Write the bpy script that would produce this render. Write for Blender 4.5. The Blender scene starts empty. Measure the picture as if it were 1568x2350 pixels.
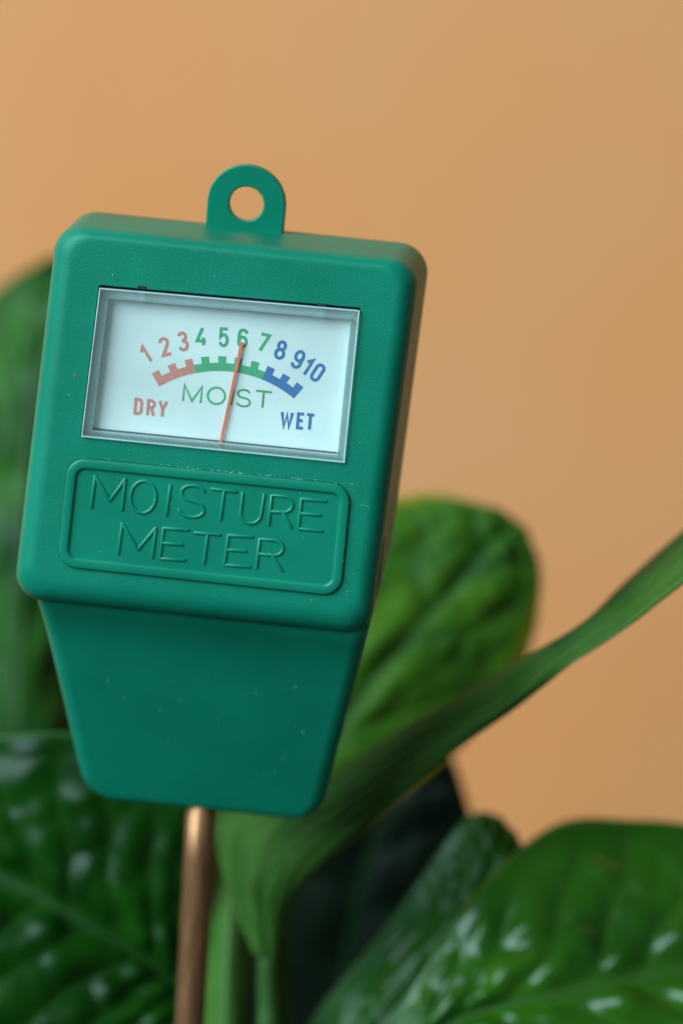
import bpy, bmesh, math, random
from mathutils import Vector, Matrix, noise

random.seed(7)
S = bpy.context.scene
COL = S.collection
MM = 0.001
rad = math.radians

# ------------------------------------------------------------------ camera
PITCH = rad(10)
AIM = Vector((0, 0, 280.0))                      # focus point, mm
FWD = Vector((0, math.cos(PITCH), -math.sin(PITCH)))
UPV = Vector((0, math.sin(PITCH), math.cos(PITCH)))
DIST, PPM = 400.0, 17.0
CAM = AIM - FWD * DIST
cd = bpy.data.cameras.new('camera'); cam = bpy.data.objects.new('camera', cd); COL.objects.link(cam)
cam.location = CAM * MM
cam.rotation_euler = (rad(90) - PITCH, 0, 0)
cd.sensor_fit = 'HORIZONTAL'; cd.sensor_width = 24.0
cd.lens = 24.0 * DIST * PPM / 1568.0
cd.clip_start = 0.01; cd.clip_end = 20
cd.dof.use_dof = True; cd.dof.focus_distance = 0.3985; cd.dof.aperture_fstop = 8.8
S.camera = cam

# ------------------------------------------------------------------ light
W = bpy.data.worlds.new('World'); S.world = W; W.use_nodes = True
W.node_tree.nodes['Background'].inputs[0].default_value = (0.80, 0.95, 1.0, 1)
W.node_tree.nodes['Background'].inputs[1].default_value = 0.10

def area(name, loc, target, sx, sy, power, col):
    l = bpy.data.lights.new(name, 'AREA'); l.shape = 'RECTANGLE'; l.size = sx; l.size_y = sy
    l.energy = power; l.color = col
    o = bpy.data.objects.new(name, l); COL.objects.link(o)
    o.location = loc
    d = Vector(target) - Vector(loc)
    o.rotation_euler = d.to_track_quat('-Z', 'Y').to_euler()
    return o
area('window_light', (-1.42, -1.24, 1.54), (0.0, 0.0, 0.28), 2.0, 1.7, 109.0, (0.68, 0.965, 1.05))

S.view_settings.view_transform = 'Standard'
S.view_settings.look = 'None'
S.view_settings.exposure = 0.0
S.view_settings.gamma = 1.0
S.cycles.max_bounces = 10
S.cycles.transparent_max_bounces = 24

# ------------------------------------------------------------------ helpers
def at(x, y, dd=0.0):
    """survey point: picture grid position and distance behind the focus plane -> world millimetres"""
    k = (DIST + dd) / DIST / PPM
    return AIM + Vector((1, 0, 0)) * ((x - 784) * k) - UPV * ((y - 1175) * k) + FWD * dd

def link(name, me, mat, parent=None, mw=None):
    o = bpy.data.objects.new(name, me); COL.objects.link(o)
    if mat: me.materials.append(mat)
    if parent: o.parent = parent
    return o

def mesh(name, verts, faces, smooth=True):
    me = bpy.data.meshes.new(name)
    me.from_pydata([(v[0] * MM, v[1] * MM, v[2] * MM) for v in verts], [], faces)
    me.update()
    if smooth:
        for p in me.polygons: p.use_smooth = True
    return me

def fix_normals(me):
    bm = bmesh.new(); bm.from_mesh(me)
    bmesh.ops.remove_doubles(bm, verts=bm.verts, dist=1e-7)
    bmesh.ops.recalc_face_normals(bm, faces=bm.faces)
    bm.to_mesh(me); bm.free(); me.update()

def empty(name, loc):
    o = bpy.data.objects.new(name, None); COL.objects.link(o); o.location = loc; o.empty_display_size = 0.01
    return o

def tag(o, label=None, cat=None, group=None, kind=None):
    if label: o['label'] = label
    if cat: o['category'] = cat
    if group: o['group'] = group
    if kind: o['kind'] = kind
    return o

def bevel(o, w, seg=3, ang=35):
    m = o.modifiers.new('bevel', 'BEVEL'); m.width = w * MM; m.segments = seg; m.limit_method = 'ANGLE'; m.angle_limit = rad(ang)
    m.harden_normals = True
    return o

def catmull(pts, n):
    """n samples along a Catmull-Rom spline through pts (Vectors)"""
    P = [Vector(p) for p in pts]
    P = [P[0] * 2 - P[1]] + P + [P[-1] * 2 - P[-2]]
    m = len(P) - 3
    out = []
    for i in range(n):
        t = i / (n - 1) * m
        k = min(int(t), m - 1); f = t - k
        a, b, c, d = P[k:k + 4]
        out.append(0.5 * ((2 * b) + (c - a) * f + (2 * a - 5 * b + 4 * c - d) * f * f + (3 * b - a - 3 * c + d) * f ** 3))
    return out

def tube_data(pts, radii, n=12, flat=None):
    """tube through 3D points; returns verts, faces. flat=(axis, factor) squashes the section along axis"""
    V, Fc = [], []
    prev = None
    for i, p in enumerate(pts):
        t = (pts[min(i + 1, len(pts) - 1)] - pts[max(i - 1, 0)]).normalized()
        if prev is None:
            a = Vector((0, 1, 0)) if abs(t.y) < 0.9 else Vector((1, 0, 0))
            u = t.cross(a).normalized()
        else:
            u = (prev - t * prev.dot(t)).normalized()
        prev = u
        w = t.cross(u)
        for k in range(n):
            th = 2 * math.pi * k / n
            V.append(p + (u * math.cos(th) + w * math.sin(th)) * radii[i])
    for i in range(len(pts) - 1):
        for k in range(n):
            a = i * n + k; b = i * n + (k + 1) % n
            Fc.append((a, b, b + n, a + n))
    Fc.append(tuple(range(n - 1, -1, -1)))
    m = (len(pts) - 1) * n
    Fc.append(tuple(range(m, m + n)))
    return V, Fc

# ------------------------------------------------------------------ materials
def nodes(name):
    m = bpy.data.materials.new(name); m.use_nodes = True
    t = m.node_tree
    return m, t, t.nodes, t.links, t.nodes['Principled BSDF']

def rgb(h):
    f = lambda c: c / 12.92 if c <= 0.04045 else ((c + 0.055) / 1.055) ** 2.4
    return tuple(f(c / 255) for c in h) + (1,)

def ramp(N, stops):
    r = N.new('ShaderNodeValToRGB'); e = r.color_ramp.elements
    e[0].position, e[0].color = stops[0]
    e[1].position, e[1].color = stops[-1]
    for p, c in stops[1:-1]:
        x = e.new(p); x.color = c
    return r

def plastic(name, col, rough, grain, gscale=5500, sss=0.0, spec=0.5):
    m, t, N, L, b = nodes(name)
    tc = N.new('ShaderNodeTexCoord')
    big = N.new('ShaderNodeTexNoise'); big.inputs['Scale'].default_value = 90; big.inputs['Detail'].default_value = 6
    L.new(tc.outputs['Object'], big.inputs['Vector'])
    c0 = tuple(x * 0.90 for x in col[:3]) + (1,); c1 = tuple(min(1, x * 1.08) for x in col[:3]) + (1,)
    r = ramp(N, [(0.3, c0), (0.7, c1)])
    L.new(big.outputs['Fac'], r.inputs['Fac']); L.new(r.outputs['Color'], b.inputs['Base Color'])
    fine = N.new('ShaderNodeTexNoise'); fine.inputs['Scale'].default_value = gscale; fine.inputs['Detail'].default_value = 3
    L.new(tc.outputs['Object'], fine.inputs['Vector'])
    bp = N.new('ShaderNodeBump'); bp.inputs['Strength'].default_value = grain; bp.inputs['Distance'].default_value = 0.00006
    L.new(fine.outputs['Fac'], bp.inputs['Height']); L.new(bp.outputs['Normal'], b.inputs['Normal'])
    rr = N.new('ShaderNodeMapRange'); rr.inputs['To Min'].default_value = rough - 0.06; rr.inputs['To Max'].default_value = rough + 0.06
    L.new(big.outputs['Fac'], rr.inputs['Value']); L.new(rr.outputs['Result'], b.inputs['Roughness'])
    b.inputs['Specular IOR Level'].default_value = spec
    if sss:
        b.inputs['Subsurface Weight'].default_value = sss
        b.inputs['Subsurface Radius'].default_value = (0.2, 1.0, 0.7)
        b.inputs['Subsurface Scale'].default_value = 0.0012
    return m

GREEN = (0.0012, 0.205, 0.125, 1)
m_head = plastic('green_textured_plastic', GREEN, 0.42, 0.85, 6000, spec=0.26)
m_body = plastic('green_satin_plastic', GREEN, 0.44, 0.14, spec=0.28)
m_plaque = plastic('green_smooth_plastic', GREEN, 0.33, 0.05, spec=0.42)
m_dark = plastic('painted_gap_dark', (0.006, 0.012, 0.012, 1), 0.6, 0.0)  # near-black colour for the dark in the notches and the cover's bottom line
m_white = plastic('dial_card', (0.87, 0.87, 0.84, 1), 0.55, 0.02)
m_cavity = plastic('white_movement_case', (0.55, 0.62, 0.62, 1), 0.5, 0.02)

def ink(name, c):
    m, t, N, L, b = nodes(name)
    tc = N.new('ShaderNodeTexCoord'); n = N.new('ShaderNodeTexNoise'); n.inputs['Scale'].default_value = 2500
    L.new(tc.outputs['Object'], n.inputs['Vector'])
    r = ramp(N, [(0.35, tuple(x * 0.93 for x in c[:3]) + (1,)), (0.65, tuple(min(1, x * 1.07) for x in c[:3]) + (1,))])
    L.new(n.outputs['Fac'], r.inputs['Fac']); L.new(r.outputs['Color'], b.inputs['Base Color'])
    b.inputs['Roughness'].default_value = 0.6
    return m
m_red = ink('red_print', (0.74, 0.24, 0.18, 1))
m_green = ink('green_print', (0.070, 0.40, 0.18, 1))
m_green2 = ink('dark_green_print', (0.08, 0.34, 0.13, 1))
m_blue = ink('blue_print', (0.045, 0.16, 0.42, 1))
m_needle = ink('orange_needle_paint', (1.0, 0.18, 0.09, 1))

def clear(name, tint, haze, hazecol=(0.75, 0.9, 0.9, 1)):
    m, t, N, L, b = nodes(name)
    N.remove(b)
    out = [n for n in N if n.type == 'OUTPUT_MATERIAL'][0]
    tr = N.new('ShaderNodeBsdfTransparent'); tr.inputs[0].default_value = tint
    gl = N.new('ShaderNodeBsdfGlossy'); gl.inputs['Roughness'].default_value = 0.06
    lw = N.new('ShaderNodeLayerWeight'); lw.inputs[0].default_value = 0.5
    pw = N.new('ShaderNodeMath'); pw.operation = 'POWER'; pw.inputs[1].default_value = 5.0; L.new(lw.outputs['Facing'], pw.inputs[0])
    fr = N.new('ShaderNodeMath'); fr.operation = 'MULTIPLY_ADD'; fr.inputs[1].default_value = 0.9; fr.inputs[2].default_value = 0.035; L.new(pw.outputs[0], fr.inputs[0])
    tl = N.new('ShaderNodeBsdfDiffuse'); tl.inputs[0].default_value = hazecol
    tc = N.new('ShaderNodeTexCoord'); n = N.new('ShaderNodeTexNoise'); n.inputs['Scale'].default_value = 300
    L.new(tc.outputs['Object'], n.inputs['Vector'])
    mr = N.new('ShaderNodeMapRange'); mr.inputs['To Min'].default_value = haze * 0.6; mr.inputs['To Max'].default_value = haze * 1.4
    L.new(n.outputs['Fac'], mr.inputs['Value'])
    m1 = N.new('ShaderNodeMixShader'); L.new(mr.outputs['Result'], m1.inputs[0]); L.new(tr.outputs[0], m1.inputs[1]); L.new(tl.outputs[0], m1.inputs[2])
    m2 = N.new('ShaderNodeMixShader'); L.new(fr.outputs[0], m2.inputs[0]); L.new(m1.outputs[0], m2.inputs[1]); L.new(gl.outputs[0], m2.inputs[2])
    L.new(m2.outputs[0], out.inputs['Surface'])
    return m
m_pane = clear('clear_plastic_pane', (0.97, 1.0, 1.0, 1), 0.02)
m_wallclear = clear('clear_plastic_edge', (0.98, 0.995, 0.995, 1), 0.13, (0.9, 0.97, 0.97, 1))
m_wallthick = clear('thick_plastic_edge', (0.95, 0.985, 0.985, 1), 0.16, (0.9, 0.97, 0.97, 1))
m_edge = clear('painted_rim_glint', (0.85, 0.95, 0.95, 1), 0.5, (0.85, 0.95, 0.95, 1))  # pale haze paints the bright line along the cover's edges

def rod_mat():
    m, t, N, L, b = nodes('copper_tube')
    tc = N.new('ShaderNodeTexCoord'); mp = N.new('ShaderNodeMapping'); mp.inputs['Scale'].default_value = (900, 900, 22)
    n = N.new('ShaderNodeTexNoise'); n.inputs['Detail'].default_value = 5
    L.new(tc.outputs['Object'], mp.inputs[0]); L.new(mp.outputs[0], n.inputs['Vector'])
    r = ramp(N, [(0.3, (0.13, 0.05, 0.024, 1)), (0.5, (0.38, 0.165, 0.075, 1)), (0.72, (0.56, 0.28, 0.14, 1))])
    L.new(n.outputs['Fac'], r.inputs['Fac']); L.new(r.outputs['Color'], b.inputs['Base Color'])
    b.inputs['Metallic'].default_value = 0.75; b.inputs['Roughness'].default_value = 0.42
    return m
m_rod = rod_mat()

def leaf_mat(name, deep, mid, vein, rough=0.28, trans=0.12, edge=None, bumpd=0.0004, spec=0.30):
    """UV: x along the blade, y across (-1..1 mapped to 0..1)"""
    m, t, N, L, b = nodes(name)
    out = [n for n in N if n.type == 'OUTPUT_MATERIAL'][0]
    uv = N.new('ShaderNodeUVMap'); uv.uv_map = 'UVMap'
    tc = N.new('ShaderNodeTexCoord')
    no = N.new('ShaderNodeTexNoise'); no.inputs['Scale'].default_value = 70; no.inputs['Detail'].default_value = 6
    L.new(tc.outputs['Object'], no.inputs['Vector'])
    r = ramp(N, [(0.32, deep), (0.68, mid)])
    L.new(no.outputs['Fac'], r.inputs['Fac'])
    at_ = N.new('ShaderNodeAttribute'); at_.attribute_name = 'vein'
    mx = N.new('ShaderNodeMix'); mx.data_type = 'RGBA'
    L.new(at_.outputs['Fac'], mx.inputs[0]); L.new(r.outputs['Color'], mx.inputs[6]); mx.inputs[7].default_value = vein
    colr = mx.outputs[2]
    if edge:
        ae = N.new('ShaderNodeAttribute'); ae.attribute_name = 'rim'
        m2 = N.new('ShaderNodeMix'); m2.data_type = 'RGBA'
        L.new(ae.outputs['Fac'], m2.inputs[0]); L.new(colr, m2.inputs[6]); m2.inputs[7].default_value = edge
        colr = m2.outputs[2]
    a3 = N.new('ShaderNodeAttribute'); a3.attribute_name = 'tip'
    m3 = N.new('ShaderNodeMix'); m3.data_type = 'RGBA'
    L.new(a3.outputs['Fac'], m3.inputs[0]); L.new(colr, m3.inputs[6]); m3.inputs[7].default_value = (0.035, 0.02, 0.012, 1)
    colr = m3.outputs[2]
    L.new(colr, b.inputs['Base Color'])
    b.inputs['Roughness'].default_value = rough
    b.inputs['Specular IOR Level'].default_value = spec
    n2 = N.new('ShaderNodeTexNoise'); n2.inputs['Scale'].default_value = 260; n2.inputs['Detail'].default_value = 3
    L.new(tc.outputs['Object'], n2.inputs['Vector'])
    bp = N.new('ShaderNodeBump'); bp.inputs['Strength'].default_value = 0.35; bp.inputs['Distance'].default_value = bumpd
    L.new(n2.outputs['Fac'], bp.inputs['Height']); L.new(bp.outputs['Normal'], b.inputs['Normal'])
    tl = N.new('ShaderNodeBsdfTranslucent'); L.new(colr, tl.inputs[0])
    ms = N.new('ShaderNodeMixShader'); ms.inputs[0].default_value = trans
    L.new(b.outputs[0], ms.inputs[1]); L.new(tl.outputs[0], ms.inputs[2]); L.new(ms.outputs[0], out.inputs['Surface'])
    return m

# ------------------------------------------------------------------ setting
def wall_mat():
    m, t, N, L, b = nodes('tan_painted_wall')
    tc = N.new('ShaderNodeTexCoord')
    n = N.new('ShaderNodeTexNoise'); n.inputs['Scale'].default_value = 7; n.inputs['Detail'].default_value = 4
    L.new(tc.outputs['Object'], n.inputs['Vector'])
    r = ramp(N, [(0.32, (0.88, 0.312, 0.096, 1)), (0.68, (0.85, 0.348, 0.142, 1))])
    L.new(n.outputs['Fac'], r.inputs['Fac']); L.new(r.outputs['Color'], b.inputs['Base Color'])
    n2 = N.new('ShaderNodeTexNoise'); n2.inputs['Scale'].default_value = 180; n2.inputs['Detail'].default_value = 4
    L.new(tc.outputs['Object'], n2.inputs['Vector'])
    bp = N.new('ShaderNodeBump'); bp.inputs['Distance'].default_value = 0.001; bp.inputs['Strength'].default_value = 0.3
    L.new(n2.outputs['Fac'], bp.inputs['Height']); L.new(bp.outputs['Normal'], b.inputs['Normal'])
    b.inputs['Roughness'].default_value = 0.75
    return m
me = mesh('wall', [(-1000, 560, -300), (1000, 560, -300), (1000, 560, 1100), (-1000, 560, 1100), (-1000, 580, -300), (1000, 580, -300), (1000, 580, 1100), (-1000, 580, 1100)],
          [(0, 1, 2, 3), (7, 6, 5, 4), (4, 5, 1, 0), (3, 2, 6, 7), (1, 5, 6, 2), (4, 0, 3, 7)], False)
wall = link('wall', me, wall_mat()); tag(wall, 'plain tan painted wall out of focus behind the plant', kind='structure')

# soil and pot that hold the plant, just below the picture
SOILZ = 138.0
def soil_mat():
    m, t, N, L, b = nodes('dark_soil')
    tc = N.new('ShaderNodeTexCoord'); n = N.new('ShaderNodeTexNoise'); n.inputs['Scale'].default_value = 160; n.inputs['Detail'].default_value = 8
    L.new(tc.outputs['Object'], n.inputs['Vector'])
    r = ramp(N, [(0.35, (0.006, 0.005, 0.004, 1)), (0.7, (0.04, 0.028, 0.018, 1))])
    L.new(n.outputs['Fac'], r.inputs['Fac']); L.new(r.outputs['Color'], b.inputs['Base Color'])
    b.inputs['Roughness'].default_value = 0.95
    return m
SC = Vector((-4, 52, 0)); SR = 86.0
V, Fc = [], []
nr, na = 26, 64
for i in range(nr + 1):
    r_ = SR * i / nr
    for k in range(na):
        a = 2 * math.pi * k / na
        x, y = SC.x + r_ * math.cos(a), SC.y + r_ * math.sin(a)
        V.append((x, y, SOILZ + 5 * noise.noise(Vector((x * .05, y * .05, 3))) + 2.5 * noise.noise(Vector((x * .25, y * .25, 8)))))
for i in range(nr):
    for k in range(na):
        a = i * na + k; b_ = i * na + (k + 1) % na
        Fc.append((a, a + na, b_ + na, b_))
soil = link('soil', mesh('soil', V, Fc), soil_mat()); tag(soil, 'dark crumbly potting soil under the plant', kind='stuff')
prof = [(0, 1), (62, 1), (65, 4), (83, 132), (85, 140), (92, 142), (94, 152), (91, 155), (88, 152), (87, 128)]
V, Fc = [], []
for r_, z in prof:
    for k in range(64):
        a = 2 * math.pi * k / 64
        V.append((SC.x + r_ * math.cos(a), SC.y + r_ * math.sin(a), z))
for i in range(len(prof) - 1):
    for k in range(64):
        a = i * 64 + k; b_ = i * 64 + (k + 1) % 64
        Fc.append((a, b_, b_ + 64, a + 64))
me = mesh('plant_pot', V, Fc); fix_normals(me)
pot = link('plant_pot', me, plastic('dark_pot_plastic', (0.012, 0.014, 0.013, 1), 0.5, 0.1))
tag(pot, 'dark round plant pot holding the leafy houseplant', 'pot')

# ------------------------------------------------------------------ the meter
ROLL, YAW = rad(6), rad(-2.5)
MR = Matrix.Rotation(YAW, 3, 'Z') @ Matrix.Rotation(ROLL, 3, 'Y')
MO = at(510, 857, 0)                                # dial centre on the face, mm
BASE_Z = -166.0                                     # probe tip in the meter's own frame
meter = empty('moisture_meter', (0, 0, 0))
BL = Vector((6.1, 21.4, BASE_Z))
meter.matrix_world = Matrix.Translation((MO + MR @ BL) * MM) @ MR.to_4x4()
tag(meter, 'green plastic soil moisture meter with dial window and copper probe', 'meter')
OFF = -BL                                           # meter frame -> parts' frame

def L3(x, y, z): return Vector((x, y, z)) + OFF
def loc(px, py, c):
    """survey point on the meter's plane y=c -> (x, z) of the meter frame"""
    d = MR.transposed() @ (at(px, py) - CAM); o = MR.transposed() @ (CAM - MO)
    t = (c - o.y) / d.y
    p = o + d * t
    return p.x, p.z
def c2(cx, cy, c):                                  # dial close-up survey
    return loc((180 + cx / 2.0632) / 1.0893, (680 + cy / 2.0632) / 1.0893, c)
def c3(cx, cy, c):                                  # name-plate close-up survey
    return loc((cx / 1.568) / 1.0893, (1100 + cy / 1.568) / 1.0893, c)

def offset_quad(q, offs):
    """q: corners (x,z) order TL,TR,BR,BL. offs: inward offset of top,right,bottom,left"""
    n = 4; lines = []
    cx = sum(p[0] for p in q) / 4; cz = sum(p[1] for p in q) / 4
    for i in range(4):
        a = Vector(q[i]); b = Vector(q[(i + 1) % 4]); d = (b - a).normalized()
        nn = Vector((d.y, -d.x))
        if nn.dot(Vector((cx, cz)) - a) < 0: nn = -nn
        lines.append((a + nn * offs[i], d))
    out = []
    for i in range(4):
        (p, d), (r, e) = lines[i - 1], lines[i]
        det = d.x * (-e.y) + e.x * d.y
        w = r - p
        t = (w.x * (-e.y) + e.x * w.y) / det
        out.append(p + d * t)
    return out

def rounded(q, r, k=10):
    """rounded outline of quad q; r: radius or 4 radii; k+1 points a corner"""
    rs = r if isinstance(r, (list, tuple)) else [r] * 4
    pts = []
    for i in range(4):
        p = Vector(q[i]); a = (Vector(q[i - 1]) - p).normalized(); b = (Vector(q[(i + 1) % 4]) - p).normalized()
        half = a.angle(b) / 2
        rr = max(rs[i], 0.01)
        t = rr / math.tan(half)
        c = p + (a + b).normalized() * (rr / math.sin(half))
        s = p + a * t; e = p + b * t
        v0 = s - c; ang = math.atan2(v0.x * (e - c).y - v0.y * (e - c).x, v0.dot(e - c))
        for j in range(k + 1):
            th = ang * j / k
            pts.append(c + Vector((v0.x * math.cos(th) - v0.y * math.sin(th), v0.x * math.sin(th) + v0.y * math.cos(th))))
    return pts

# head: loft of rounded outlines from back to front, front face open around the window
HQ = [(-24.45, 17.6), (25.05, 17.9), (23.75, -34.3), (-26.0, -34.7)]      # widest, y = 3.6
BQ = [(-24.7, 18.3), (26.1, 18.7), (25.2, -23.5), (-25.2, -24.5)]         # back, y = 17.5
K = 10; NP = 4 * (K + 1)
rings = []
def lerpq(a, b, t): return [Vector(a[i]).lerp(Vector(b[i]), t) for i in range(4)]
BACK = 17.5
inner_back = offset_quad(BQ, [1.0] * 4)
rings.append((BACK + 0.6, rounded(offset_quad(BQ, [6] * 4), 2, K)))
rings.append((BACK + 0.6, rounded(inner_back, 3.6, K)))
for th in (30, 60, 90):
    s = math.sin(rad(th)); 
    rings.append((BACK + 0.6 - 0.6 * (1 - math.cos(rad(th))) , rounded(offset_quad(BQ, [1.0 * (1 - s)] * 4), 4.2, K)))
for t in (0.2, 0.4, 0.6, 0.8, 1.0):
    y = BACK + (3.6 - BACK) * t
    q = lerpq(BQ, HQ, t)
    # underside comes down quickly towards the front
    f = t ** 0.6
    for i in (2, 3):
        q[i] = Vector((Vector(BQ[i]).lerp(Vector(HQ[i]), t).x, BQ[i][1] + (HQ[i][1] - BQ[i][1]) * f))
    rings.append((y, rounded(q, 4.2 - 0.2 * t, K)))
IN = [1.5, 2.8, 3.8, 3.0]
for th in (9, 18, 27, 36, 45, 54, 63, 72, 81, 90):
    c, s = math.cos(rad(th)), math.sin(rad(th))
    rings.append((3.6 * (1 - s), rounded(offset_quad(HQ, [v * (1 - c) for v in IN]), [3.9 - 1.0 * (1 - c)] * 4, K)))
rings.append((0.0, rounded(offset_quad(HQ, [v + 0.35 for v in IN]), 2.7, K)))
# window opening (mapped from the cover's outline, a hair larger)
WQ = [c2(140, 75, 0), c2(1490, 192, 0), c2(1410, 985, 0), c2(45, 850, 0)]
HOLE = offset_quad(WQ, [-0.28, -0.10, -0.10, -0.12])
hole_r = rounded(HOLE, 0.35, K)
V, Fc = [], []
for y, pts in rings:
    for p in pts: V.append(L3(p.x, y, p.y))
for i in range(len(rings) - 1):
    for k in range(NP):
        a = i * NP + k; b_ = i * NP + (k + 1) % NP
        Fc.append((a, b_, b_ + NP, a + NP))
Fc.append(tuple(range(NP)))                         # back
me = mesh('head_housing', V, Fc)
bm = bmesh.new(); bm.from_mesh(me)
bm.verts.ensure_lookup_table()
front = [bm.verts[(len(rings) - 1) * NP + k] for k in range(NP)]
def hole_ring(y, q, r):
    return [bm.verts.new(L3(p.x, y, p.y) * MM) for p in rounded(q, r, K)]
h0 = hole_ring(0.0, HOLE, 0.35)
edges = []
for ring in (front, h0):
    for k in range(NP):
        a, b_ = ring[k], ring[(k + 1) % NP]
        e = bm.edges.get((a, b_)) or bm.edges.new((a, b_)); edges.append(e)
bmesh.ops.triangle_fill(bm, edges=edges, use_beauty=True, use_dissolve=False)
h1 = hole_ring(0.22, offset_quad(HOLE, [0.12] * 4), 0.3)
h2 = hole_ring(4.2, offset_quad(HOLE, [0.12] * 4), 0.3)
for ra, rb in ((h0, h1), (h1, h2)):
    for k in range(NP):
        bm.faces.new((ra[k], ra[(k + 1) % NP], rb[(k + 1) % NP], rb[k]))
bm.faces.new(h2)
bmesh.ops.recalc_face_normals(bm, faces=bm.faces)
for f in bm.faces: f.smooth = True
for e in bm.edges:
    if len(e.link_faces) == 2 and e.calc_face_angle(0) > rad(38): e.smooth = False
bm.to_mesh(me); bm.free()
head = link('head_housing', me, m_head, meter)

# lower tapered body
TQ0 = [(-22.95, 6.0), (23.3, 6.0)]
def body_ring(z, xl, xr, yf, yb, r):
    pts = rounded([(xl, yb), (xr, yb), (xr, yf), (xl, yf)], r, 8)
    return [L3(p.x, p.y, z + (0.012 * p.x if z < -50 else 0)) for p in pts]
BR = []
zs = [-21, -27, -31, -34, -35.2, -36.2, -37.4, -39, -41.5, -45, -50, -55, -59, -62.9, -63.9, -64.8, -65.5, -66.0, -66.35, -66.55, -66.65]
for z in zs:
    t = (z + 35.5) / (-28.5)
    xl = -22.8 + 6.95 * t; xr = 23.2 - 3.75 * t
    yf = 5.0 + 13.0 * max(0, t)
    if z > -42: yf -= 2.6 * max(0, min(1, (z + 42) / 9)) ** 2      # fillet under the overhang
    yb = 18.6 + 5.5 * t
    rr = 2.2
    if z < -62.7:                                   # rounded bottom corners
        g = min(1, (-62.7 - z) / 3.98); ins = 3.6 * (1 - math.sqrt(max(0, 1 - g * g)))
        xl += ins * 1.0; xr -= ins * 0.95
        h = max(0, (g - 0.82) / 0.18); yf += 0.7 * h * h; yb -= 0.7 * h * h
    if z > -35:
        xl = max(xl, -24.4); xr = min(xr, 24.4)
    BR.append(body_ring(z, xl, xr, yf, yb, rr))
n = len(BR[0]); V = [v for r_ in BR for v in r_]; Fc = []
for i in range(len(BR) - 1):
    for k in range(n):
        a = i * n + k; b_ = i * n + (k + 1) % n
        Fc.append((a, b_, b_ + n, a + n))
Fc.append(tuple(range(n))); Fc.append(tuple(range((len(BR) - 1) * n, len(BR) * n)))
me = mesh('tapered_body', V, Fc); fix_normals(me)
for e in me.edges: pass
body = link('tapered_body', me, m_body, meter)

# hanging tab
V, Fc = [], []
NT = 72; RO, RH = 5.45, 2.38; HC = (0.05, 22.0); BOT = -4.2
Y0, Y1 = 14.6, 16.6
for y in (Y0, Y1):
    for kind in (0, 1):
        for k in range(NT):
            a = 2 * math.pi * k / NT
            ca, sa = math.cos(a), math.sin(a)
            if kind: r_ = RH
            elif sa >= 0: r_ = RO
            else: r_ = min(RO / max(abs(ca), 1e-6), BOT / sa)
            V.append(L3(HC[0] + ca * r_, y - 0.20 * (HC[1] + sa * r_ - 18.0), HC[1] + sa * r_))
for k in range(NT):
    j = (k + 1) % NT
    o0, i0, o1, i1 = 0, NT, 2 * NT, 3 * NT
    Fc += [(o0 + k, o0 + j, i0 + j, i0 + k), (o1 + k, i1 + k, i1 + j, o1 + j), (o0 + k, o1 + k, o1 + j, o0 + j), (i0 + k, i0 + j, i1 + j, i1 + k)]
me = mesh('hanging_tab', V, Fc); fix_normals(me)
tab = bevel(link('hanging_tab', me, m_body, meter), 0.28, 3)

# dial: card, print, needle, clear cover
DY = 2.3
DQ = offset_quad(WQ, [0.25] * 4)
def slab(name, q, r, y0, y1, mat, parent, k=4):
    a = rounded(q, r, k); n_ = len(a)
    V = [L3(p.x, y0, p.y) for p in a] + [L3(p.x, y1, p.y) for p in a]
    Fc = [tuple(range(n_)), tuple(range(2 * n_ - 1, n_ - 1, -1))] + [(i, (i + 1) % n_, n_ + (i + 1) % n_, n_ + i) for i in range(n_)]
    me = mesh(name, V, Fc, False); fix_normals(me)
    return link(name, me, mat, parent)
dial = slab('dial_plate', DQ, 0.3, DY, DY + 0.6, m_white, meter)

_lift = [0]
def ribbon(strokes, width, y0):
    """flat printed strokes [(points, closed)] in (x,z) -> verts, faces; each stroke a hair above the last"""
    V, Fc = [], []
    for s, (pts, closed) in enumerate(strokes):
        y = y0 - 0.008 * s
        P = [Vector(p) for p in pts]; n_ = len(P); base = len(V)
        for i, p in enumerate(P):
            a = P[i - 1] if (closed or i > 0) else None
            b = P[(i + 1) % n_] if (closed or i < n_ - 1) else None
            d1 = (p - a).normalized() if a is not None else None
            d2 = (b - p).normalized() if b is not None else None
            if d1 is None: d1 = d2
            if d2 is None: d2 = d1
            n1 = Vector((-d1.y, d1.x)); n2 = Vector((-d2.y, d2.x))
            m = (n1 + n2)
            if m.length < 1e-4: m = n1
            m.normalize()
            w = width / 2 / max(0.42, m.dot(n1))
            V.append(L3(p.x + m.x * w, y, p.y + m.y * w)); V.append(L3(p.x - m.x * w, y, p.y - m.y * w))
        for i in range(n_ if closed else n_ - 1):
            j = (i + 1) % n_
            Fc.append((base + 2 * i, base + 2 * i + 1, base + 2 * j + 1, base + 2 * j))
    return V, Fc

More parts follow.
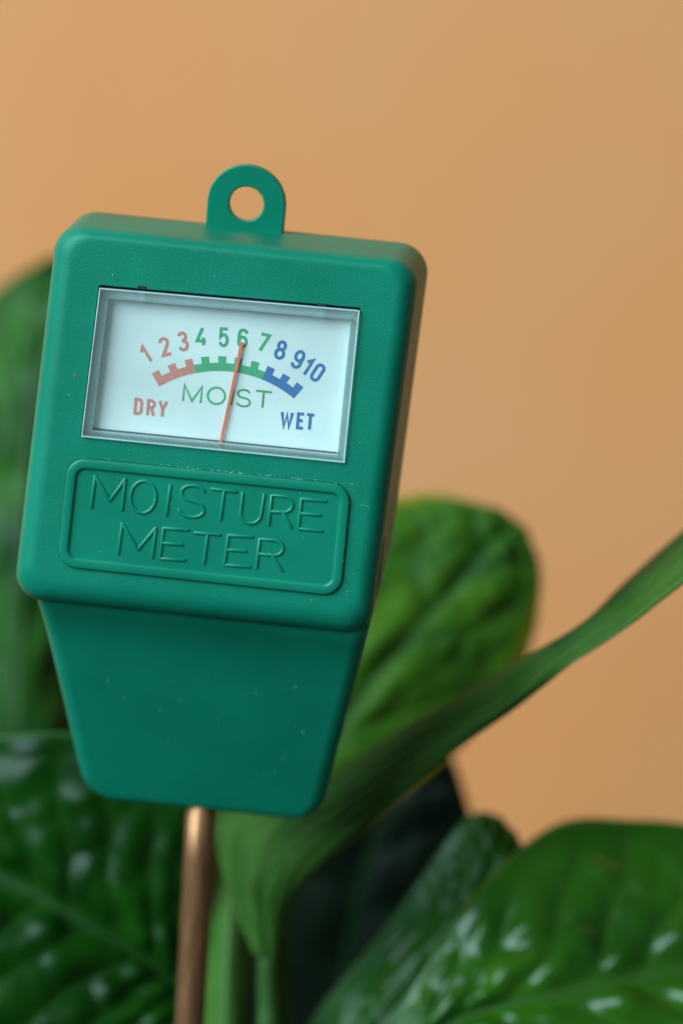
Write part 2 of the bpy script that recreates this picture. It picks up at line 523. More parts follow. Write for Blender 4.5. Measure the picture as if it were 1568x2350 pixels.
def arc(cx, cy, rx, ry, a0, a1, n_=18):
    return [(cx + rx * math.cos(rad(a0 + (a1 - a0) * i / n_)), cy + ry * math.sin(rad(a0 + (a1 - a0) * i / n_))) for i in range(n_ + 1)]
def loop(cx, cy, rx, ry, n_=32):
    return [(cx + rx * math.cos(2 * math.pi * i / n_), cy + ry * math.sin(2 * math.pi * i / n_)) for i in range(n_)]
def stadium(w, h, x0=0, y0=0):
    r_ = w / 2
    return [(x0 + p[0], y0 + p[1]) for p in arc(r_, h - r_, r_, r_, 0, 180, 14) + arc(r_, r_, r_, r_, 180, 360, 14)]
G = {
 '1': [([(.06, .76), (.30, 1.0), (.30, 0)], 0)],
 '2': [(arc(.25, .76, .23, .24, 172, -28) + [(.03, 0.02), (.5, 0.02)], 0)],
 '3': [(arc(.24, .765, .21, .235, 160, -62) + [(.19, .535)], 0), ([(.19, .52)] + arc(.24, .265, .24, .265, 62, -160), 0)],
 '4': [([(.34, 1.02), (.02, .25), (.54, .25)], 0), ([(.40, .46), (.40, 0)], 0)],
 '5': [([(.47, 1), (.09, 1), (.065, .52)] + arc(.255, .33, .225, .33, 118, -158), 0)],
 '6': [(loop(.26, .29, .225, .29), 1), ([(.035, .29), (.035, .70)] + arc(.26, .76, .225, .24, 172, 12), 0)],
 '7': [([(.0, 1), (.49, 1), (.14, 0)], 0)],
 '8': [(loop(.26, .765, .20, .235), 1), (loop(.26, .265, .235, .265), 1)],
 '9': [(loop(.26, .71, .225, .29), 1), ([(.485, .71), (.485, .30)] + arc(.26, .24, .225, .24, -8, -168), 0)],
 '0': [(stadium(.44, 1.0, .03), 1)],
 'D': [([(.05, .0), (.05, 1), (.20, 1)] + arc(.24, .76, .24, .24, 80, 0, 8) + arc(.24, .24, .24, .24, 0, -80, 8) + [(.20, 0)], 1)],
 'R': [([(.05, -.04), (.05, 1), (.26, 1)] + arc(.27, .76, .22, .24, 80, -80, 12) + [(.05, .50)], 0), ([(.27, .5), (.49, -.04)], 0)],
 'Y': [([(.0, 1.04), (.26, .44), (.52, 1.04)], 0), ([(.26, .5), (.26, -.04)], 0)],
 'W': [([(.0, 1.03), (.19, .0), (.37, .9), (.55, .0), (.74, 1.03)], 0)],
 'E': [([(.45, 1), (.05, 1), (.05, 0), (.45, 0)], 0), ([(.05, .52), (.38, .52)], 0)],
 'T': [([(.0, 1), (.52, 1)], 0), ([(.26, 1), (.26, -.04)], 0)],
 'M': [([(.03, 0), (.03, 1), (.5, .06), (.97, 1), (.97, 0)], 0)],
 'o': [(loop(.5, .5, .48, .5, 40), 1)],
 's': [(arc(.40, .76, .33, .24, 20, 180, 14)[0:] + arc(.40, .76, .33, .25, 190, 262, 8) + arc(.42, .25, .35, .26, 82, 0, 10) + arc(.42, .25, .37, .25, -10, -165, 14), 0)],
 't': [([(.0, 1), (.82, 1)], 0), ([(.41, 1), (.41, 0)], 0)],
 'i': [([(.0, 1), (.0, 0)], 0)],
}
def glyph(name, ch, cx, cy, h, tilt, wid, mat, xs=1.0):
    """printed glyph centred on the dial survey point, tilt = clockwise degrees in the picture"""
    x, z = c2(cx, cy, DY)
    st = G[ch]
    allp = [p for s, _ in st for p in s]
    mx = (min(p[0] for p in allp) + max(p[0] for p in allp)) / 2
    a = -rad(tilt - 6)
    out = []
    for s, c in st:
        out.append(([(x + ((p[0] - mx) * h * xs) * math.cos(a) - ((p[1] - .5) * h) * math.sin(a),
                      z + ((p[0] - mx) * h * xs) * math.sin(a) + ((p[1] - .5) * h) * math.cos(a)) for p in s], c))
    V, Fc = ribbon(out, wid, DY - 0.03)
    return link(name, mesh(name, V, Fc, False), mat, dial)
for ch, cx, cy, tilt, mat in [('1', 378, 428, -31, m_red), ('2', 480, 385, -15, m_red), ('3', 572, 357, -8, m_red), ('4', 668, 333, 1, m_green),
                              ('5', 783, 336, 3, m_green), ('6', 881, 342, 6, m_green), ('7', 988, 365, 14, m_green), ('8', 1077, 402, 17, m_blue),
                              ('9', 1167, 450, 27, m_blue), ('1', 1212, 487, 32, m_blue), ('0', 1268, 518, 33, m_blue)]:
    glyph('numeral', ch, cx, cy, 2.28, tilt, 0.43, mat)
for ch, cx, cy in (('D', 343, 693), ('R', 408, 700), ('Y', 468, 705)):
    glyph('letter', ch, cx, cy, 1.95, 5, 0.42, m_red, 0.98)
for ch, cx, cy in (('W', 1108, 762), ('E', 1180, 768), ('T', 1228, 773)):
    glyph('letter', ch, cx, cy, 1.95, 5, 0.42, m_blue, 0.98)
for ch, cx, cy, xs, mt in (('M', 622, 628, 1.14, m_green), ('o', 745, 638, 1.09, m_green), ('i', 826, 644, 1, m_green), ('s', 887, 650, 1.1, m_green2), ('t', 986, 658, 1.17, m_green2)):
    glyph('letter', ch, cx, cy, 2.25, 6, 0.29, mt, xs)

# scale bands: circle through the inner edge of the printed arc
P3 = [Vector(c2(*p, DY)) for p in ((450, 590), (772, 510), (1145, 652))]
def circ(a, b, c):
    d = 2 * (a.x * (b.y - c.y) + b.x * (c.y - a.y) + c.x * (a.y - b.y))
    ux = (a.length_squared * (b.y - c.y) + b.length_squared * (c.y - a.y) + c.length_squared * (a.y - b.y)) / d
    uy = (a.length_squared * (c.x - b.x) + b.length_squared * (a.x - c.x) + c.length_squared * (b.x - a.x)) / d
    return Vector((ux, uy)), (Vector((ux, uy)) - a).length
CC, CR = circ(*P3)
def pang(cx, cy):
    v = Vector(c2(cx, cy, DY)) - CC; return math.atan2(v.y, v.x)
BT = 0.0
def band(a0, a1, teeth, mat, tw=2.05):
    H1, H2 = CR + 1.12, CR + 2.02
    hw = tw / 2 / (CR + 1.6) * 0.52
    cuts = set([a0, a1]); spans = []
    for t in teeth:
        l, r_ = t + hw, t - hw
        l = min(l, a0); r_ = max(r_, a1)
        if abs(t - a0) < 1e-9: r_ = t - 2 * hw
        if abs(t - a1) < 1e-9: l = t + 2 * hw
        spans.append((l, r_)); cuts.add(l); cuts.add(r_)
    N_ = 24
    for i in range(N_ + 1): cuts.add(a0 + (a1 - a0) * i / N_)
    cs = sorted(cuts, reverse=True)
    V, Fc = [], []
    for i in range(len(cs) - 1):
        m_ = (cs[i] + cs[i + 1]) / 2
        top = H2 if any(l >= m_ >= r_ for l, r_ in spans) else H1
        b0 = len(V)
        for a, rr in ((cs[i], CR), (cs[i + 1], CR), (cs[i + 1], top), (cs[i], top)):
            V.append(L3(CC.x + rr * math.cos(a), DY - 0.03, CC.y + rr * math.sin(a)))
        Fc.append((b0, b0 + 1, b0 + 2, b0 + 3))
    return link('scale_band', mesh('scale_band', V, Fc, False), mat, dial)
aS, aRG, aGB, aE = pang(450, 590), pang(636, 520), pang(983, 550), pang(1145, 652)
band(aS, aRG, [aS, pang(517, 487), aRG], m_red)
band(aRG, aGB, [pang(687, 447), pang(775, 443), pang(860, 452), pang(945, 472)], m_green)
band(aGB, aE, [aGB, pang(1103, 540), aE], m_blue)

# needle above the card
ny = DY - 0.5
n0 = Vector(c2(761, 906, ny)); n1 = Vector(c2(877, 362, ny))
d = (n1 - n0).normalized(); q = Vector((-d.y, d.x))
def quadpts(w0, w1):
    return [n0 + q * w0, n0 - q * w0, n1 - q * w1, n1 + q * w1]
pts = quadpts(0.17, 0.235)
V = [L3(p.x, ny, p.y) for p in pts] + [L3(p.x, ny + 0.22, p.y) for p in pts]
me = mesh('needle', V, [(0, 1, 2, 3), (7, 6, 5, 4), (0, 4, 5, 1), (1, 5, 6, 2), (2, 6, 7, 3), (3, 7, 4, 0)], False); fix_normals(me)
needle = bevel(link('needle', me, m_needle, meter), 0.05, 2)
pv = Vector(c2(770, 918, ny))
V, Fc = tube_data([L3(n0.x, ny + 0.1, n0.y), L3((n0.x + pv.x) / 2 - 0.05, ny - 0.1, (n0.y + pv.y) / 2), L3(pv.x, ny + 0.1, pv.y)], [0.14, 0.13, 0.12], 8)
hub = link('needle_arm', mesh('needle_arm', V, Fc), m_needle, needle)

# clear cover: pane, four edge walls, pale rims with the edge glint painted in, two clips
CQ = WQ
CY0, CY1 = -0.45, 0.25
cover = slab('window_cover', offset_quad(CQ, [0.05] * 4), 0.45, CY0, CY1, m_pane, meter)
bevel(cover, 0.16, 2)
def wallstrip(name, e0, e1, q0, q1, y0, y1, mat, parent):
    """prism along an edge: outer line q0[e0]-q0[e1], inner line q1[e0]-q1[e1]"""
    a, b, c, d_ = q0[e0], q0[e1], q1[e1], q1[e0]
    V = [L3(p.x, y0, p.y) for p in (a, b, c, d_)] + [L3(p.x, y1, p.y) for p in (a, b, c, d_)]
    me = mesh(name, V, [(0, 1, 2, 3), (7, 6, 5, 4), (0, 4, 5, 1), (1, 5, 6, 2), (2, 6, 7, 3), (3, 7, 4, 0)], False); fix_normals(me)
    return link(name, me, mat, parent)
QO = offset_quad(CQ, [0.22] * 4); QI = offset_quad(CQ, [1.50, 1.15, 0.80, 1.20])
QT = offset_quad(CQ, [1.35, 1.15, 1.0, 1.1])
for e in range(4):
    wallstrip('cover_wall', e, (e + 1) % 4, QO, QI, 0.30, DY - 0.08, m_wallthick if e == 0 else m_wallclear, cover)
QE0 = offset_quad(CQ, [0.10] * 4); QE1 = offset_quad(CQ, [0.26, 0.30, 0.26, 0.24])
for e in range(4):
    wallstrip('cover_rim', e, (e + 1) % 4, QE0, QE1, CY0 - 0.02, CY0 + 0.30, m_edge, cover)
QG0 = offset_quad(CQ, [1.02, 1.0, 0.90, 1.2]); QG1 = offset_quad(CQ, [1.10, 1.08, 1.02, 1.25])
wallstrip('cover_painted_line', 2, 3, QG0, QG1, DY - 0.30, DY - 0.05, m_dark, cover)  # solid black bar paints the dark refracted line along the bottom wall
QE2 = offset_quad(CQ, [1.50, 1.15, 0.80, 1.20]); QE3 = offset_quad(CQ, [1.60, 1.25, 0.88, 1.30])
for e in range(4):
    wallstrip('cover_painted_glint', e, (e + 1) % 4, QE2, QE3, 0.9, DY - 0.1, m_edge, cover)  # pale strips paint the thin bright line on the inner edges
for cx, cy in ((360, 92), (1288, 182)):
    x, z = c2(cx, cy, 0)
    q4 = [(x - .62, z + .52), (x + .62, z + .55), (x + .60, z + .12), (x - .62, z + .08)]
    slab('clip_slot', q4, 0.04, -0.05, 0.6, m_dark, head, 2)  # black slab at face level paints the dark inside of the notch
    q4 = [(x - .42, z - .18), (x + .5, z - .14), (x + .42, z - 1.5), (x - .30, z - 1.5)]
    slab('clip', q4, 0.18, 0.45, 1.5, m_wallclear, cover, 3)

# name plate: raised rounded frame, smooth floor, round-section raised letters
FO = [c3(268, 66, 0), c3(1378, 176, 0), c3(1336, 612, 0), c3(222, 492, 0)]
ro = 2.6
frm = []
prof = [(0.0, 0.06), (0.0, -0.26), (0.07, -0.40), (0.20, -0.46), (1.10, -0.46), (1.28, -0.40), (1.40, -0.22), (1.46, 0.02), (1.5, 0.10)]
V, Fc = [], []
for ins, y in prof:
    for p in rounded(offset_quad(FO, [ins] * 4), max(0.6, ro - ins), 10): V.append(L3(p.x, y, p.y))
n_ = 44
for i in range(len(prof) - 1):
    for k in range(n_):
        a = i * n_ + k; b_ = i * n_ + (k + 1) % n_
        Fc.append((a, b_, b_ + n_, a + n_))
plate = slab('name_plate', offset_quad(FO, [1.0] * 4), 1.6, -0.05, 0.3, m_plaque, meter, 8)
me = mesh('plate_frame', V, Fc); fix_normals(me)
frame = link('plate_frame', me, m_plaque, plate)
# dark moulding line round the frame
V, Fc = [], []
for ins, y in ((-0.16, 0.05), (-0.16, -0.012), (0.02, -0.012), (0.02, 0.05)):
    for p in rounded(offset_quad(FO, [ins] * 4), ro - ins, 10): V.append(L3(p.x, y, p.y))
for i in range(3):
    for k in range(n_):
        a = i * n_ + k; b_ = i * n_ + (k + 1) % n_
        Fc.append((a, b_, b_ + n_, a + n_))
me = mesh('plate_seam', V, Fc, False); fix_normals(me)
link('plate_seam', me, plastic('green_seam', (0.002, 0.10, 0.066, 1), 0.5, 0.1), plate)

def ell(cx, cy, rx, ry, a0, a1, n_=20, tilt=6):
    out = []
    for i in range(n_ + 1):
        a = rad(a0 + (a1 - a0) * i / n_)
        x, y = rx * math.cos(a), -ry * math.sin(a)
        c, s = math.cos(rad(tilt)), math.sin(rad(tilt))
        out.append((cx + x * c - y * s, cy + x * s + y * c))
    return out
EL = [
 [[(357, 265), (373, 143), (430, 238), (491, 154), (478, 275)]],
 [ell(561, 224, 50, 63, 0, 360, 40)],
 [[(668, 178), (652, 295)]],
 [ell(757, 208, 46, 29, 20, 185, 16) + ell(757, 208, 46, 31, 200, 265, 6) + ell(750, 272, 48, 32, 80, 0, 8) + ell(750, 272, 50, 31, -12, -165, 14)],
 [[(830, 192), (925, 204)], [(879, 200), (864, 313)]],
 [[(952, 208), (943, 286)] + ell(983, 288, 41, 40, 190, 350, 16)[1:] + [(1036, 214)]],
 [[(1053, 333), (1066, 217), (1112, 221)] + ell(1113, 253, 34, 31, 84, -84, 14) + [(1062, 281)], [(1108, 284), (1142, 343)]],
 [[(1278, 240), (1182, 231), (1170, 348), (1262, 357)], [(1177, 288), (1255, 295)]],
 [[(463, 445), (479, 328), (540, 430), (611, 345), (597, 460)]],
 [[(738, 353), (641, 346), (627, 465), (725, 472)], [(634, 404), (714, 411)]],
 [[(765, 364), (862, 372)], [(814, 370), (800, 483)]],
 [[(990, 380), (895, 374), (880, 490), (978, 498)], [(888, 431), (965, 436)]],
 [[(1005, 502), (1019, 388), (1070, 393)] + ell(1072, 423, 38, 30, 84, -84, 14) + [(1015, 447)], [(1062, 449), (1105, 512)]],
]
for strokes in EL:
    V, Fc = [], []
    for s in strokes:
        pts = [c3(x, y, -0.2) for x, y in s]
        P = [Vector((p[0], 0, p[1])) for p in pts]
        for a, b_ in ([(P[i], P[i + 1]) for i in range(len(P) - 1)] if len(P) < 8 else [(None, None)]):
            if a is None:
                segs = []; 
                line = P
            else:
                line = [a, b_]
            # rounded ends
            dA = (line[1] - line[0]).normalized(); dB = (line[-1] - line[-2]).normalized()
            pp = [line[0] - dA * 0.22, line[0] - dA * 0.12] + line + [line[-1] + dB * 0.12, line[-1] + dB * 0.22]
            rr = [0.12, 0.23] + [0.28] * len(line) + [0.23, 0.12]
            v, f = tube_data([L3(p.x, 0.02, p.z) for p in pp], rr, 10)
            b0 = len(V); V += v; Fc += [tuple(i + b0 for i in t) for t in f]
    link('embossed_letter', mesh('embossed_letter', V, Fc), m_plaque, plate)

# probe tube
pts = [L3(1.5 + 0.0455 * (-64 - z), 21.4, z) for z in (-64, -75, -86, -97, -108, -130, -150, -163, -166)]
V, Fc = tube_data(pts, [2.2] * 7 + [1.9, 0.3], 28)
rod = link('probe_rod', mesh('probe_rod', V, Fc), m_rod, meter)

# dust and specks of lint on the plastic
def specks(name, n_, mat, smin, smax):
    V, Fc = [], []
    for i in range(n_):
        reg = random.random()
        if reg < 0.86:
            x = random.uniform(-21, 21); z = random.uniform(-30, 15); y = -0.03
            if -19 < x < 19 and -11.5 < z < 11.5: continue
        else:
            t = random.random(); z = -43 - 19 * t; x = random.uniform(-18 + 5 * t, 19 - 3 * t); y = 5.0 + 13.0 * ((z + 35.5) / -28.5) - 0.02
        s = random.uniform(smin, smax) * (1 if random.random() < 0.85 else 1.7)
        if name == 'red_specks' and reg > 0.86: continue
        b0 = len(V); th = random.uniform(0, 6.28); el = random.uniform(1, 2.2)
        for k in range(6):
            a = 2 * math.pi * k / 6
            u, w = s * el * math.cos(a), s * math.sin(a) * random.uniform(.6, 1.2)
            V.append(L3(x + u * math.cos(th) - w * math.sin(th), y, z + u * math.sin(th) + w * math.cos(th)))
        V.append(L3(x, y - s * 0.7, z))
        for k in range(6): Fc.append((b0 + k, b0 + (k + 1) % 6, b0 + 6))
    me = mesh(name, V, Fc, False); fix_normals(me)
    o = link(name, me, mat, meter); tag(o, kind='stuff')
specks('dust_specks', 150, ink('pale_dust', (0.30, 0.62, 0.52, 1)), 0.02, 0.055)
specks('red_specks', 14, ink('red_lint', (0.6, 0.06, 0.05, 1)), 0.05, 0.09)

# scuffs: pale abrasion along the plate's upper and right edges, two lint fibres, a dried droplet ring
V, Fc = [], []
def fleck(x, y, z, a, b_, th):
    b0 = len(V)
    for k in range(6):
        t = 2 * math.pi * k / 6; u, w = a * math.cos(t), b_ * math.sin(t) * random.uniform(.5, 1.3)
        V.append(L3(x + u * math.cos(th) - w * math.sin(th), y, z + u * math.sin(th) + w * math.cos(th)))
    V.append(L3(x, y - b_ * .5, z))
    for k in range(6): Fc.append((b0 + k, b0 + (k + 1) % 6, b0 + 6))
for i in range(70):
    t = min(1, max(0, random.gauss(0.62, 0.22)))
    p = Vector(FO[0]).lerp(Vector(FO[1]), t)
    fleck(p.x, -0.03, p.y + random.uniform(0.02, 0.22), random.uniform(.06, .28), random.uniform(.02, .05), random.gauss(0, .15))
for i in range(14):
    p = Vector(FO[1]).lerp(Vector(FO[2]), random.uniform(.12, .9))
    fleck(p.x + random.uniform(-.15, .1), -0.48 if random.random() < .5 else -0.03, p.y, random.uniform(.03, .09), random.uniform(.02, .05), random.uniform(0, 3))
me = mesh('scuff_marks', V, Fc, False); fix_normals(me)
tag(link('scuff_marks', me, ink('pale_scuff', (0.16, 0.46, 0.36, 1)), meter), kind='stuff')
for cx, cz, r_, a0, a1 in ((20.9, -16.5, 0.9, 20, 120),):
    P_ = [L3(cx + r_ * math.cos(rad(a0 + (a1 - a0) * k / 14)), -0.02, cz + 0.8 * r_ * math.sin(rad(a0 + (a1 - a0) * k / 14))) for k in range(15)]
    V2, F2 = tube_data(P_, [0.022] * 15, 6)
    link('lint_fibre', mesh('lint_fibre', V2, F2), ink('lint', (0.20, 0.50, 0.42, 1)), head)

# ------------------------------------------------------------------ the plant
plant = empty('houseplant', (SC.x * MM, SC.y * MM, SOILZ * MM))
tag(plant, 'potted houseplant with broad glossy green leaves around the meter', 'plant')
PO = Vector((SC.x, SC.y, SOILZ))

def leaf(label, rows, mat, veins=9, pucker=1.1, nu=110, nv=29, thick=0.45, sweep=0.16, rib=0.8, stalk=None, stalk_r=1.8, ribmat=None, fold=0.0, cup=0.0, rim=0.06, ribside=1, tip=0.0, rimside=0, cells=0.0, stripes=0, rimfrom=0.0):
    """rows base->tip of (left edge, midrib, right edge), each (x, y, depth) survey points"""
    Ls = catmull([at(*r_[0]) for r_ in rows], nu); Ms = catmull([at(*r_[1]) for r_ in rows], nu); Rs = catmull([at(*r_[2]) for r_ in rows], nu)
    H = nv * 2 - 1
    G_, tone, rims, uvs, tips = [], [], [], [], []
    for i in range(nu):
        u = i / (nu - 1)
        row = []
        for j in range(H):
            v = (j - (nv - 1)) / (nv - 1)
            E_ = Ls[i] if v < 0 else Rs[i]
            row.append(Ms[i].lerp(E_, abs(v)))
        G_.append(row)
    # normals
    Nn = [[None] * H for _ in range(nu)]
    for i in range(nu):
        for j in range(H):
            a = G_[min(i + 1, nu - 1)][j] - G_[max(i - 1, 0)][j]
            b = G_[i][min(j + 1, H - 1)] - G_[i][max(j - 1, 0)]
            nn = b.cross(a)
            if nn.length < 1e-6: nn = -FWD
            nn.normalize()
            Nn[i][j] = nn
    if sum(n_.dot(FWD) for r_ in Nn for n_ in r_) > 0:
        Nn = [[-n_ for n_ in r_] for r_ in Nn]
    verts = []
    for i in range(nu):
        u = i / (nu - 1)
        for j in range(H):
            v = (j - (nv - 1)) / (nv - 1); av = abs(v)
            ph = veins * (u - sweep * av * (1.2 - 0.4 * av)) + (0.35 if v > 0 else 0)
            ph += 0.26 * noise.noise(Vector((u * 6, v * 2.4, veins)))
            fr = ph - math.floor(ph)
            vein = math.exp(-((min(fr, 1 - fr)) / 0.07) ** 2) * (1 - av ** 4)
            env = min(1, av / 0.12) * (1 - av ** 2.2) * min(1, u / 0.10) * min(1, (1 - u) / 0.14)
            hh = abs(math.sin(math.pi * ph)) ** 0.75 * env * pucker
            if cells: hh *= 0.35 + 0.8 * abs(math.sin(math.pi * (av * cells + 0.9 * noise.noise(Vector((u * 11, v * 2.5, 5 + veins)))))) ** 0.8
            hh *= 0.75 + 0.5 * noise.noise(Vector((u * 14, v * 6, 2.1 + veins)))
            hh += 0.5 * pucker * noise.noise(Vector((u * 9, v * 4, 9.3))) * env
            groove = -0.7 * min(pucker, 1.4) * math.exp(-(av / 0.08) ** 2) * min(1, (1 - u) / 0.2)
            und = 0.6 * noise.noise(Vector((u * 3.2, v * 1.3, 4.4 + veins)))
            c_ = cup * (av * (1 - av)) * 4
            verts.append(G_[i][j] + Nn[i][j] * (hh + groove + und * av + c_) - PO)
            if stripes: vein = 0.9 * max(0, noise.noise(Vector((u * 2.5, v * stripes, 1.7))) + 0.15)
            tone.append(min(1, vein * 0.6 + math.exp(-(av / 0.045) ** 2)))
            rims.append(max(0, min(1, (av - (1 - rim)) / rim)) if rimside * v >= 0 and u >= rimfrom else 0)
            tips.append(max(0, min(1, (u - 1 + tip) / (tip * .4))) if tip else 0)
            uvs.append((u, v * .5 + .5))
    faces = [(i * H + j, i * H + j + 1, (i + 1) * H + j + 1, (i + 1) * H + j) for i in range(nu - 1) for j in range(H - 1)]
    me = mesh('leaf', verts, faces)
    at1 = me.attributes.new('vein', 'FLOAT', 'POINT'); at1.data.foreach_set('value', tone)
    at2 = me.attributes.new('rim', 'FLOAT', 'POINT'); at2.data.foreach_set('value', rims)
    at3 = me.attributes.new('tip', 'FLOAT', 'POINT'); at3.data.foreach_set('value', tips)
    o = link('leaf', me, mat, plant)
    if label: o['label'] = label
    sm = o.modifiers.new('solidify', 'SOLIDIFY'); sm.thickness = thick * MM; sm.offset = 0
    # midrib
    mid = nv - 1
    pts = [verts[i * H + mid] + Nn[i][mid] * 0.15 for i in range(0, nu, 3)]
    rr = [rib * (1 - 0.85 * k / (len(pts) - 1)) for k in range(len(pts))]
    V, Fc = tube_data(pts, rr, 8)
    link('midrib', mesh('midrib', V, Fc), ribmat or mat, o)
    if stalk:
        base = Ms[0]
        P_ = [base] + [at(*s) if len(s) == 3 else Vector(s[:3]) for s in stalk]
        end = Vector(P_[-1]); 
        ex = SC.x + (end.x - SC.x) * 0.55; ey = SC.y + (end.y - SC.y) * 0.55
        P_.append(Vector((ex, ey, SOILZ - 8)))
        C_ = catmull(P_, 40)
        V, Fc = tube_data([p - PO for p in C_], [stalk_r * (0.75 + 0.35 * k / 39) for k in range(40)], 12)
        link('petiole', mesh('petiole', V, Fc), ribmat or mat, o)
    return o

DEEP = leaf_mat('dark_leaf', (0.0025, 0.022, 0.0012, 1), (0.007, 0.056, 0.003, 1), (0.014, 0.060, 0.008, 1), 0.30, 0.03, (0.03, 0.12, 0.02, 1), spec=0.15)  # dark leaf green, lowered further for the shadow on the low left leaf
MIDG = leaf_mat('mid_leaf', (0.011, 0.068, 0.002, 1), (0.031, 0.138, 0.004, 1), (0.04, 0.13, 0.010, 1), 0.24, 0.06, (0.04, 0.13, 0.015, 1), spec=0.5)
TALL = leaf_mat('tall_leaf', (0.006, 0.046, 0.006, 1), (0.036, 0.140, 0.014, 1), (0.004, 0.024, 0.004, 1), 0.5, 0.08, (0.05, 0.15, 0.02, 1), spec=0.2)
BRIGHT = leaf_mat('bright_leaf', (0.022, 0.095, 0.007, 1), (0.085, 0.205, 0.011, 1), (0.008, 0.042, 0.006, 1), 0.55, 0.14, (0.42, 0.26, 0.01, 1), spec=0.15)  # vein colour darkened to paint the shadow in the midrib valley
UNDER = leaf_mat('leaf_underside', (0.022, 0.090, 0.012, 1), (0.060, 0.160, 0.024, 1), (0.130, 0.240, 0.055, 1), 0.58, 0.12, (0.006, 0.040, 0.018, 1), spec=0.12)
SHADE = leaf_mat('dim_leaf', (0.003, 0.009, 0.004, 1), (0.005, 0.016, 0.006, 1), (0.008, 0.02, 0.010, 1), 0.45, 0.02, (0.02, 0.022, 0.008, 1))  # leaf green taken near black, the shade put into its colour
ROLL_M = leaf_mat('rolled_leaf', (0.006, 0.046, 0.002, 1), (0.018, 0.092, 0.004, 1), (0.020, 0.080, 0.010, 1), 0.28, 0.06, (0.045, 0.13, 0.045, 1), spec=0.2)
RIB = plastic('leaf_stalk', (0.026, 0.095, 0.010, 1), 0.6, 0.1, 900)
RIBD = plastic('dark_stalk', (0.012, 0.050, 0.010, 1), 0.4, 0.1, 900)

# tall leaf behind the head on the left
leaf('tall upright leaf behind the left side of the meter', [
    ((-90, 1950, 150), (60, 1960, 150), (240, 1940, 160)),
    ((-260, 1600, 168), (40, 1600, 150), (330, 1600, 175)),
    ((-280, 1200, 170), (60, 1180, 150), (420, 1180, 175)),
    ((-190, 880, 172), (80, 850, 155), (400, 850, 175)),
    ((-10, 670, 168), (120, 640, 158), (320, 680, 170)),
    ((110, 598, 155), (160, 588, 160), (220, 606, 165))],
    TALL, veins=6, pucker=3.0, sweep=0.45, cells=2.2, stalk=[(180, 2250, 150), (260, 2550, 130)], ribmat=RIB, stalk_r=2.4)

# broad bright leaf behind on the right
leaf('bright green leaf with yellowish edge behind the meter', [
    ((610, 1900, 82), (650, 1960, 86), (760, 1960, 92)),
    ((560, 1620, 92), (760, 1700, 94), (1010, 1760, 98)),
    ((640, 1350, 100), (900, 1500, 96), (1160, 1600, 100)),
    ((790, 1190, 104), (1040, 1350, 99), (1222, 1465, 102)),
    ((960, 1138, 106), (1130, 1240, 101), (1240, 1360, 102)),
    ((1100, 1160, 105), (1170, 1206, 103), (1238, 1290, 103)),
    ((1175, 1196, 105), (1196, 1214, 105), (1220, 1244, 105))],
    BRIGHT, veins=5, pucker=1.8, sweep=0.30, cells=1.6, stalk=[(640, 2200, 85), (640, 2500, 85)], ribmat=BRIGHT, rim=0.16, rib=0.2)

# long folded leaf sweeping up to the right, seen from its side
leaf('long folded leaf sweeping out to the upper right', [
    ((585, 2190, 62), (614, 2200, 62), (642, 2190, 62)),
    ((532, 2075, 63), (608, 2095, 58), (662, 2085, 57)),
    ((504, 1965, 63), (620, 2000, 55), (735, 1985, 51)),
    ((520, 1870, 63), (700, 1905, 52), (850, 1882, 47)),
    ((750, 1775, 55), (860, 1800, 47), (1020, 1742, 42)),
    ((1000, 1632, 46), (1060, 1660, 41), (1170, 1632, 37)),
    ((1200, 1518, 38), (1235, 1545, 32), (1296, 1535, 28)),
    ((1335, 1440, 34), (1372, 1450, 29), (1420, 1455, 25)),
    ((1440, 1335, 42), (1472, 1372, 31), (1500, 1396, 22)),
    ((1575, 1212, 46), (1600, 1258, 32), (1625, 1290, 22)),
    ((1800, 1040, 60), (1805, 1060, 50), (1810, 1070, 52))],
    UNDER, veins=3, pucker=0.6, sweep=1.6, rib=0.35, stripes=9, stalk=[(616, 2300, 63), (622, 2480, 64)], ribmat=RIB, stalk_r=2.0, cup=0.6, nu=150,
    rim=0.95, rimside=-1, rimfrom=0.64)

# dim leaf in the shade behind the long one
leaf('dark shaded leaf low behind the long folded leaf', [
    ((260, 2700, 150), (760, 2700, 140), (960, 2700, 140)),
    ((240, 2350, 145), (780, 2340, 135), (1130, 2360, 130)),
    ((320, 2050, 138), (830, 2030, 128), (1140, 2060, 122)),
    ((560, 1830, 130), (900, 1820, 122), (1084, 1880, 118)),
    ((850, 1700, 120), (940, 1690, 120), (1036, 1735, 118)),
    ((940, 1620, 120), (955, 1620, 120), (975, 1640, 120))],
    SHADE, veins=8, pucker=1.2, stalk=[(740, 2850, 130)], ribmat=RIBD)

# low dark leaf on the left
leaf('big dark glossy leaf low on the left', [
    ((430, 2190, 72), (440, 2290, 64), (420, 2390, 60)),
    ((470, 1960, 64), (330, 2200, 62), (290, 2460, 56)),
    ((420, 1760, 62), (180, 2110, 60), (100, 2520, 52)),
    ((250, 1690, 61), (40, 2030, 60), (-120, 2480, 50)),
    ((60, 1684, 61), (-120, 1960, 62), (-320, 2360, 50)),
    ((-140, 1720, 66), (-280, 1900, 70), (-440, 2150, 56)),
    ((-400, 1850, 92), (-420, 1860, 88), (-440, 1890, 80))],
    DEEP, veins=9, pucker=1.8, sweep=0.34, cells=2.6, stalk=[(475, 2400, 66), (500, 2560, 66)], ribmat=RIBD, rim=0.03, rib=0.6)

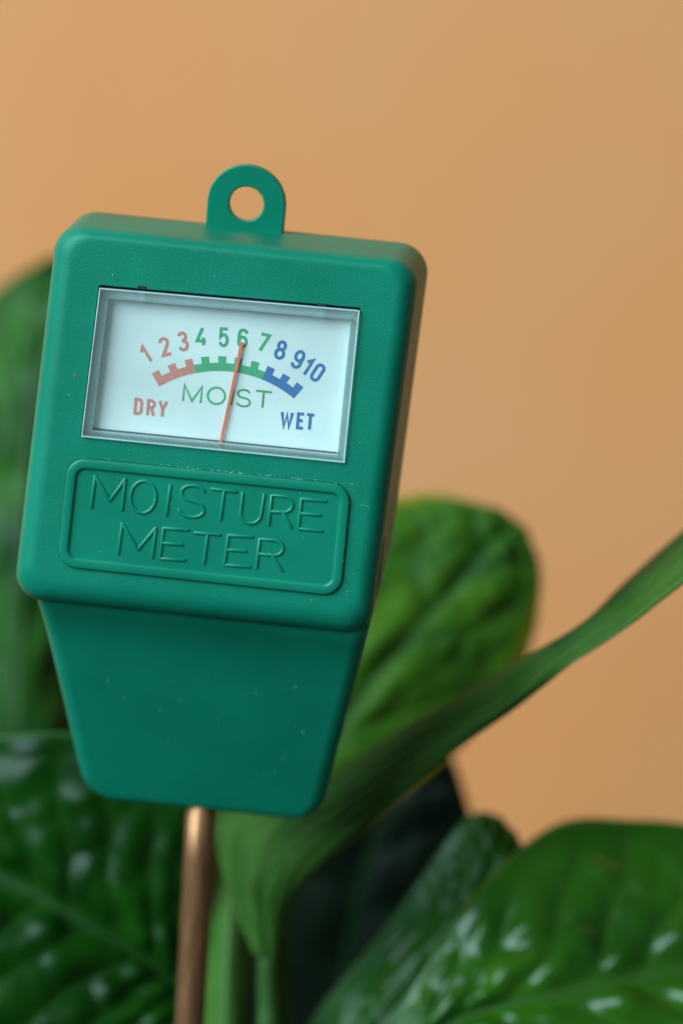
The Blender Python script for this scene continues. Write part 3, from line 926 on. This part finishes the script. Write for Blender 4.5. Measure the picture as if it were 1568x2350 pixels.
# narrow young leaf, still rolled, just right of the probe
leaf('narrow rolled young leaf rising just right of the probe', [
    ((452, 2640, 62), (508, 2640, 56), (566, 2640, 62)),
    ((466, 2300, 66), (520, 2300, 60), (574, 2300, 66)),
    ((478, 2050, 74), (532, 2050, 66), (588, 2050, 74)),
    ((488, 1900, 80), (540, 1900, 72), (600, 1900, 80)),
    ((500, 1780, 86), (542, 1780, 80), (590, 1780, 86)),
    ((522, 1690, 90), (536, 1690, 90), (550, 1690, 90))],
    UNDER, veins=3, pucker=0.3, sweep=0.2, rib=0.3, stripes=5, stalk=[(500, 2750, 60)], ribmat=RIB, stalk_r=2.4, cup=0.8, rim=0.001)

# rolled leaf at the lower right
leaf('rolled leaf with pale edge and brown tip at lower right', [
    ((640, 2480, 70), (780, 2500, 64), (960, 2580, 66)),
    ((735, 2320, 71), (880, 2340, 64), (1080, 2440, 66)),
    ((880, 2140, 72), (1020, 2170, 65), (1190, 2290, 68)),
    ((990, 1985, 73), (1105, 2030, 67), (1230, 2150, 70)),
    ((1055, 1896, 74), (1140, 1945, 69), (1222, 2040, 71)),
    ((1105, 1868, 75), (1160, 1905, 72), (1208, 1975, 72)),
    ((1150, 1884, 74), (1178, 1918, 73), (1196, 1950, 72))],
    ROLL_M, veins=7, pucker=1.1, sweep=0.2, cells=2.4, stalk=[(640, 2620, 64)], ribmat=RIBD, rim=0.5, rimside=-1, tip=0.03, rib=0.3)

# large glossy leaf at the lower right
leaf('large glossy puckered leaf filling the lower right', [
    ((850, 2430, 58), (880, 2455, 54), (900, 2510, 52)),
    ((975, 2225, 60), (1060, 2335, 55), (1100, 2620, 50)),
    ((1110, 2030, 64), (1260, 2285, 56), (1330, 2640, 50)),
    ((1275, 1896, 72), (1450, 2245, 59), (1560, 2600, 52)),
    ((1440, 1884, 74), (1620, 2215, 62), (1760, 2520, 55)),
    ((1620, 1905, 74), (1780, 2190, 66), (1900, 2400, 60)),
    ((1820, 2010, 80), (1900, 2170, 72), (1960, 2280, 66)),
    ((1990, 2150, 76), (2000, 2160, 74), (2005, 2175, 72))],
    MIDG, veins=9, pucker=2.4, sweep=0.30, cells=2.3, stalk=[(760, 2560, 60)], ribmat=RIB, rim=0.03, nu=150, rib=0.5)
